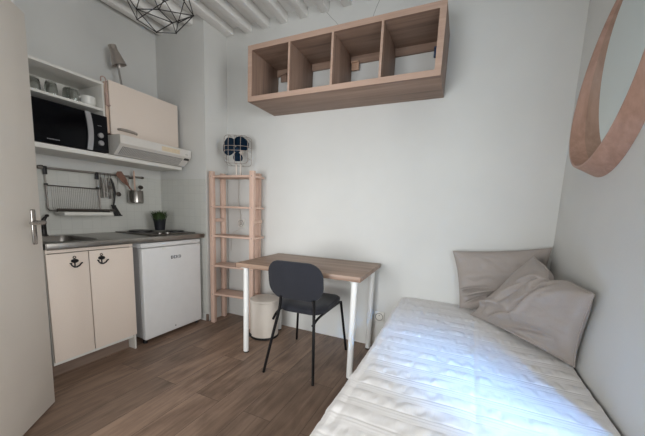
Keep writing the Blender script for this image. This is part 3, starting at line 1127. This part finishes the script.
# ------------------------------------------------------------------ desk, chair, bin
dk = thing('desk', 'rectangular desk with a grey-brown wood top and white round legs', 'desk', (-.207, -.362, 0), math.radians(2))
DW, DD = .985, .63
obj('desk_top', box((-DW / 2, -DD / 2, .706), (DW / 2, DD / 2, .740), .002), 'desk', dk, local=True)
for sx in (-1, 1):
    for sy in (-1, 1):
        x, y = sx * (DW / 2 - .055), sy * (DD / 2 - .055)
        lg_ = obj('leg', B().cyl((x, y, .012), (x, y, .706), .0215, .0215, 24), 'desk_leg', dk, local=True)
        obj('foot', B().lathe([(0, 0), (.018, 0), (.0205, .004), (.0205, .012), (0, .012)], (x, y, 0), 20), 'rubber', lg_, local=True)
        obj('mounting_plate', B().lathe([(0, .698), (.04, .698), (.045, .706), (0, .706)], (x, y, 0), 20), 'desk_leg', dk, local=True)

ch = thing('chair', 'charcoal fabric chair with thin black legs at the desk', 'chair', (-.145, -.51, 0), math.radians(3))


def slab_shape(fn_c, hw, hd, r, th, puff, nrad=7):
    """rounded slab: loops from centre bottom to centre top (superellipse outline)"""
    outl = rrect(0, 0, hw, hd, r, 8)
    loops = []
    for s_, z_ in ((.25, 0), (.7, -.0), (.93, .002), (.985, th * .2), (1.0, th * .5), (.985, th * .8), (.94, th * .97), (.7, th + puff * .6), (.25, th + puff)):
        loops.append([fn_c(x * s_, y * s_, z_) for x, y in outl])
    return B().loft(loops)


def seat_fn(x, y, z):
    return Vector((x + .012, y + .01, (.456 + z) - .018 * max(0, (-y) / .21) ** 2 * (1 if y < 0 else 0) + .0 - .012 * (abs(x) / .21) ** 2 * -1 - .008))


obj('seat', slab_shape(seat_fn, .195, .210, .10, .046, .006), 'chair_fabric', ch, local=True)


def back_fn(x, y, z):
    # x across, y up, z thickness (towards the front)
    lean = .18 * y
    curve = .55 * x * x
    return Vector((x + .015, -.305 - lean * .9 + z - .055 * 0 - curve * -1, (.690 + y)))


obj('backrest', slab_shape(back_fn, .203, .133, .100, .030, .004), 'chair_fabric', ch, local=True)
for sx in (-1, 1):
    # rear leg carries on up to the backrest
    obj('leg', B().tube(catmull([(sx * .192 - .011, -.300, 0), (sx * .160 + .010, -.286, .25), (sx * .133 + .029, -.275, .45), (sx * .125 + .036, -.277, .53), (sx * .122 + .038, -.283, .575)]), .0100, 12), 'black_metal', ch, local=True)
    obj('leg', B().tube([(sx * .232 - .006, .300, 0), (sx * .186 + .008, .195, .448)], .0100, 12), 'black_metal', ch, local=True)
fb = B()
for sx in (-1, 1):
    fb.tube(catmull([(sx * .149 + .006, -.280, .40), (sx * .158 + .01, -.20, .436), (sx * .168 + .01, 0, .442), (sx * .183 + .008, .195, .444)]), .0085, 10)
fb.tube([(-.160, .0, .440), (.180, .0, .440)], .008, 8)
obj('seat_frame', fb, 'black_metal', ch, local=True)

bn = thing('pedal_bin', 'round off-white pedal bin under the left end of the desk', 'bin', (-.705, -.290, 0))
obj('body', B().lathe([(0, .018), (.125, .018), (.127, .022), (.130, .330), (.128, .332), (0, .332)], (-.705, -.290, 0), 48), 'bin', bn)
obj('lid', B().lathe([(0, .334), (.131, .334), (.1325, .340), (.130, .350), (.112, .358), (.06, .363), (0, .364)], (-.705, -.290, 0), 48), 'bin', bn)
obj('base_ring', B().lathe([(0, 0), (.129, 0), (.130, .004), (.128, .020), (0, .020)], (-.705, -.290, 0), 48), 'rubber', bn)
q = B()
pd_ = Vector((-.62, -.78, 0)).normalized()
pr = Vector((-pd_.y, pd_.x, 0))
pc_ = Vector((-.705, -.290, 0)) + pd_ * .118
pl = [pc_ - pr * .026, pc_ + pr * .026, pc_ + pr * .022 + pd_ * .035, pc_ - pr * .022 + pd_ * .035]
q.prism([v_ + Vector((0, 0, .016)) for v_ in pl], (0, 0, .018))
obj('pedal', q, 'rubber', bn)

# ------------------------------------------------------------------ wall shelf
KX, KZ, KL, KH, KD = -.822, 2.016, 1.47, .42, .39
kx = thing('wall_shelf', 'long four-compartment oak wall shelf mounted high above the desk', 'shelf', (KX + KL / 2, -KD / 2, KZ))
T = .038
obj('top_board', box((KX, -KD, KZ + KH - T), (KX + KL, 0, KZ + KH), .0015), 'oak', kx)
obj('bottom_board', box((KX, -KD, KZ), (KX + KL, 0, KZ + T), .0015), 'oak', kx)
obj('side_board', box((KX, -KD, KZ + T), (KX + T, 0, KZ + KH - T), .0015), 'oak_v', kx)
obj('side_board', box((KX + KL - T, -KD, KZ + T), (KX + KL, 0, KZ + KH - T), .0015), 'oak_v', kx)
cw = (KL - 2 * T - 3 * .016) / 4
for k in range(1, 4):
    x = KX + T + k * cw + (k - 1) * .016
    obj('divider', box((x, -KD + .001, KZ + T), (x + .016, -.002, KZ + KH - T), .001), 'oak_v', kx)
q = B()
q.box((KX - .0005, -KD - .0012, KZ + KH - T), (KX + KL + .0005, -KD + .0003, KZ + KH))
q.box((KX - .0005, -KD - .0012, KZ), (KX + KL + .0005, -KD + .0003, KZ + T))
q.box((KX - .0005, -KD - .0012, KZ + T), (KX + T, -KD + .0003, KZ + KH - T))
q.box((KX + KL - T, -KD - .0012, KZ + T), (KX + KL + .0005, -KD + .0003, KZ + KH - T))
for k in range(1, 4):
    x = KX + T + k * cw + (k - 1) * .016
    q.box((x, -KD - .0004, KZ + T), (x + .016, -KD + .0015, KZ + KH - T))
obj('edge_band', q, 'oak_edge', kx, smooth=0, label='lighter wood front edging')
for k in range(4):
    x = KX + T + k * (cw + .016)
    obj('back_rail', box((x, -.022, KZ + KH - T - .055), (x + cw, -.004, KZ + KH - T)), 'oak', kx)
for x, mt, lb_ in ((-.705, 'oak_v', 'brown bracket'), (-.036, 'tag_wood', 'pale wooden bracket'), (.585, 'blue_bracket', 'dark blue bracket')):
    q = B()
    q.box((x - .030, -.042, KZ + .270), (x + .030, -.024, KZ + .330), .003)
    q.box((x - .030, -.060, KZ + .322), (x + .030, -.024, KZ + .332), .002)
    obj('wall_bracket', q, mt, kx, label=lb_)

kx.rotation_euler.y = .009
kx.location.z -= .006

# ------------------------------------------------------------------ mirror on the right wall
mc, th = (-.636, 1.802), .238
mr = thing('wall_mirror', 'large round mirror in a deep wooden rim on the right wall', 'mirror', (XR, mc[0], mc[1]))


def ell(o, d=None, k=0.0, n=120, a=.388, b_=.333):
    # the bent wooden rim is deep at the bottom and shallow at the top
    out = []
    for i in range(n):
        t = 2 * PI * i / n
        u, v = (a + o) * math.cos(t), (b_ + o) * math.sin(t)
        y = mc[0] - math.sin(th) * u + math.cos(th) * v
        z = mc[1] + math.cos(th) * u + math.sin(th) * v
        dd_ = max(.02, .088 - .086 * (z - 1.4) + .015 * (y + .6)) + k if d is None else d
        out.append(Vector((XR - dd_, y, z)))
    return out


obj('frame', B().loft([ell(-.004, .001), ell(0, .010), ell(0, None, -.002), ell(.002), ell(.010), ell(.013, None, -.002), ell(.056, .006), ell(.058, .001), ell(-.004, .001)], False, False), 'mirror_wood', mr)
obj('mirror_glass', B().loft([ell(-.006, .002), ell(.0015, .0115)]), 'mirror', mr)

# ------------------------------------------------------------------ bed
bd = thing('single_bed', 'single bed with a white mattress along the right wall', 'bed', (.94, -1.05, 0))
BX0, BX1, BY0, BY1 = .466, 1.405, -2.08, -.012
q = B()
q.box((BX0 + .02, BY0 + .02, .12), (BX1 - .01, BY1 - .01, .22), .006)
obj('bed_base', q, 'mattress', bd)
obj('mattress', box((BX0 + .012, BY0 + .012, .22), (BX1 - .008, BY1 - .004, .408), .05, 4), 'mattress', bd)
for x in (BX0 + .08, BX1 - .08):
    for y in (BY0 + .1, BY1 - .1):
        obj('leg', B().cyl((x, y, 0), (x, y, .125), .022, seg=16), 'desk_leg', bd)

sp_ = B()
NX, NY = 190, 430


def spread(u, v):
    # v along the bed (0 = foot), u across from the room side drop to the wall
    y = BY0 - .01 + v * (BY1 + .008 - (BY0 - .01))
    DROP = .24
    W_ = BX1 - .002 - (BX0 - .016)
    s_ = u * (DROP + W_) - DROP            # <0 on the drop
    rise = .050 * (lambda t: t * t * (3 - 2 * t))(max(0, min(1, (y + .95) / .85)))
    ztop = .432 + rise
    r = .035
    n1 = noise.noise(Vector((y * 6, 3.1, 0)))
    if s_ < -r:
        x, z = BX0 - .016 + .004 * n1, ztop - r + (s_ + r)
        nz = Vector((-1, 0, 0))
    elif s_ < r:
        a_ = (s_ + r) / (2 * r) * PI / 2
        x, z = BX0 - .016 + r - r * math.cos(a_) + .004 * n1, ztop - r + r * math.sin(a_)
        nz = Vector((-math.cos(a_), 0, math.sin(a_)))
    else:
        x, z = BX0 - .016 + s_, ztop
        nz = Vector((0, 0, 1))
    # cotton in crosswise bands: gathered, puckered ones between flat ones
    ph = (y / .118 + .03 * noise.noise(Vector((x * 5, y * 2, 7)))) % 1.0
    band = max(0.0, math.sin(PI * min(1, ph / .56))) if ph < .56 else 0.0
    p1 = noise.noise(Vector((s_ * 34, y * 9, 1.3)))
    p2 = noise.noise(Vector((s_ * 70, y * 16, 5.1)))
    p3 = noise.noise(Vector((s_ * 15, y * 14, 9.2)))
    dsp = band ** .7 * (.0055 * p1 + .0028 * p2 + .0045 * p3) + .0012 * band
    if ph >= .56:
        dsp += .0005 * math.sin((ph - .56) / .44 * PI * 6) + .0012 * p3
    seam = .0016 * math.exp(-((ph - .58) / .02) ** 2) + .0014 * math.exp(-((ph - .985) / .02) ** 2)
    dsp -= seam
    # soft lie of the cloth over the mattress, and fold creases
    dsp += .005 * noise.noise(Vector((x * 2.6, y * 2.3, 2)))
    dsp -= .0035 * math.exp(-((x - .985 - .02 * y) / .012) ** 2)
    dsp -= .006 * math.exp(-((s_ - .055) / .014) ** 2) * (.6 + .5 * n1)
    return Vector((x, y, z)) + nz * dsp


sp_.grid(spread, NX, NY)
spo = obj('bedspread', sp_, 'spread', smooth=180)
tag(spo, 'white puckered cotton bedspread covering the bed', 'bedspread')


# ------------------------------------------------------------------ cushions
def cushion(name, label, c00, c10, c11, c01, bulge, seed, folds, dip=None):
    """four corners (bottom left, bottom right, top right, top left); front faces the room"""
    c00, c10, c11, c01 = map(Vector, (c00, c10, c11, c01))
    nrm = ((c10 - c00) + (c11 - c01)).cross((c01 - c00) + (c11 - c10)).normalized()
    N = 72
    t = thing(name, label, 'cushion', (c00 + c10) / 2, 0, 'linen cushions on the bed')

    def pos(u, v, side):
        # pull the sides in between the corners
        pin = .032
        uu = u + (0.5 - u) * 2 * pin * (math.sin(PI * v) ** .8) * abs(2 * u - 1) ** 3
        vv = v + (0.5 - v) * 2 * pin * (math.sin(PI * u) ** .8) * abs(2 * v - 1) ** 3
        p = c00.lerp(c10, uu).lerp(c01.lerp(c11, uu), vv)
        e = (max(0, 1 - abs(2 * u - 1) ** 2.6) * max(0, 1 - abs(2 * v - 1) ** 2.6)) ** .55
        h = bulge * e
        if dip:
            p = p - (c01 - c00) * (dip[1] * math.exp(-((u - dip[0]) / .10) ** 2) * v ** 6)
        wr_ = 0.0
        for (fu, fv, ang, ln, amp, wd) in folds:
            du, dv_ = u - fu, v - fv
            a_ = du * math.cos(ang) + dv_ * math.sin(ang)
            q_ = -du * math.sin(ang) + dv_ * math.cos(ang) + .10 * a_ * a_ / max(ln, .01)
            wr_ += amp * math.exp(-(q_ / wd) ** 2) * math.exp(-(a_ / ln) ** 2)
        wr_ *= 2.2
        wr_ += .013 * noise.noise(Vector((u * 4 + seed, v * 4, seed))) + .0065 * (abs(noise.noise(Vector((u * 7, v * 7 + seed, 3)))) * 2 - .5)
        edge = .006 * noise.noise(Vector((u * 7 + seed, v * 7, 11)))
        k = min(1, e * 1.6)
        return p + nrm * (side * (h + .002) + (wr_ * k if side > 0 else wr_ * k * .4) + edge * (1 - k))
    b_ = B()
    gf = [[b_.bm.verts.new(pos(i / N, j / N, 1)) for j in range(N + 1)] for i in range(N + 1)]
    gk = [[b_.bm.verts.new(pos(i / N, j / N, -1)) for j in range(N + 1)] for i in range(N + 1)]
    for i in range(N):
        for j in range(N):
            b_.bm.faces.new((gf[i][j], gf[i + 1][j], gf[i + 1][j + 1], gf[i][j + 1]))
            b_.bm.faces.new((gk[i][j], gk[i][j + 1], gk[i + 1][j + 1], gk[i + 1][j]))
    per = [(i, 0) for i in range(N)] + [(N, j) for j in range(N)] + [(i, N) for i in range(N, 0, -1)] + [(0, j) for j in range(N, 0, -1)]
    rim = []
    for k, (i, j) in enumerate(per):
        i2, j2 = per[(k + 1) % len(per)]
        b_.bm.faces.new((gf[i][j], gk[i][j], gk[i2][j2], gf[i2][j2]))
        rim.append((gf[i][j].co + gk[i][j].co) / 2)
    obj('cover', b_, 'linen', t, smooth=180)
    # flat stitched hem around the edge
    hem = B()
    cen = sum(rim, Vector()) / len(rim)
    hem.tube(rim, .0042, 6, closed=True)
    obj('hem', hem, 'linen', t, smooth=180)
    return t


cushion('cushion', 'greige linen cushion leaning on the back wall behind the other cushion',
        (.895, -.10, .487), (1.375, -.10, .49), (1.395, -.070, .968), (.812, -.070, .895), .068, 2.3,
        [(.20, .32, .35, .20, .024, .030), (.12, .36, .3, .20, -.024, .022), (.22, .20, .5, .18, -.020, .022), (.45, .30, .9, .22, -.016, .04), (.35, .62, .1, .3, .008, .06)])
cushion('cushion', 'greige linen cushion lying in front, wedged against the right wall',
        (.965, -.215, .482), (1.400, -.725, .458), (1.380, -.865, .846), (1.270, -.255, .922), .088, 5.1,
        [(.30, .66, 1.2, .30, .022, .035), (.25, .58, 1.15, .30, -.026, .022), (.36, .72, 1.25, .25, -.014, .022), (.52, .60, 1.3, .30, -.022, .028), (.58, .60, 1.3, .26, .014, .03), (.42, .25, .75, .22, .016, .035),
         (.60, .20, .45, .25, -.018, .05), (.12, .28, .5, .22, .018, .04), (.72, .75, 1.0, .2, .010, .06), (.65, .05, .1, .25, .020, .03), (.50, .93, 1.45, .16, -.03, .03)], (.50, .085))

# ------------------------------------------------------------------ pendant lamp
pdt = thing('pendant_lamp', 'black geometric wire cage pendant lamp hanging from the beams', 'lamp', (-.80, -1.18, 2.10))
V = {'A': (-.774, -1.238, 2.10), 'B': (-.679, -1.190, 2.10), 'G': (-.599, -1.277, 2.09), 'D': (-.969, -1.212, 2.22), 'E': (-.832, -1.309, 2.19),
     'F': (-.706, -1.271, 2.18), 'C': (-.628, -1.112, 2.22), 'H': (-.815, -1.059, 2.25),
     'P': (-.991, -1.294, 2.36), 'Q': (-.852, -1.235, 2.39), 'R': (-.720, -1.171, 2.37), 'S': (-.70, -1.09, 2.37), 'T': (-.90, -1.075, 2.38),
     'Z': (-.815, -1.175, 2.50)}
ed = 'AB BG GA AD AE GE GF GC BC BH DE EF FC CH DP EP EQ FQ FR CR CS HS HT DT PQ QR RS ST TP PZ QZ RZ SZ TZ'.split()
q = B()
for e in ed:
    q.cyl(V[e[0]], V[e[1]], .0024, seg=8)
for k in V:
    q.lathe([(0, -.0045), (.0035, -.003), (.0045, 0), (.0035, .003), (0, .0045)], V[k], 8)
obj('wire_cage', q, 'black_metal', pdt)
obj('lamp_holder', B().lathe([(0, .0), (.02, 0), (.022, .07), (.012, .085), (0, .085)], (-.815, -1.175, 2.465), 20), 'dark_plastic', pdt)
obj('bulb', B().lathe([(0, -.10), (.022, -.092), (.032, -.065), (.028, -.035), (.015, -.005), (.013, .002), (0, .002)], (-.815, -1.175, 2.465), 24), 'bulb', pdt)
obj('cord', B().cyl((-.815, -1.175, 2.545), (-.815, -1.175, 2.83), .0032, seg=8), 'dark_plastic', pdt)
obj('ceiling_rose', B().lathe([(0, 0), (.05, 0), (.045, -.03), (.02, -.045), (0, -.045)], (-.815, -1.175, ZC), 24), 'dark_plastic', pdt)
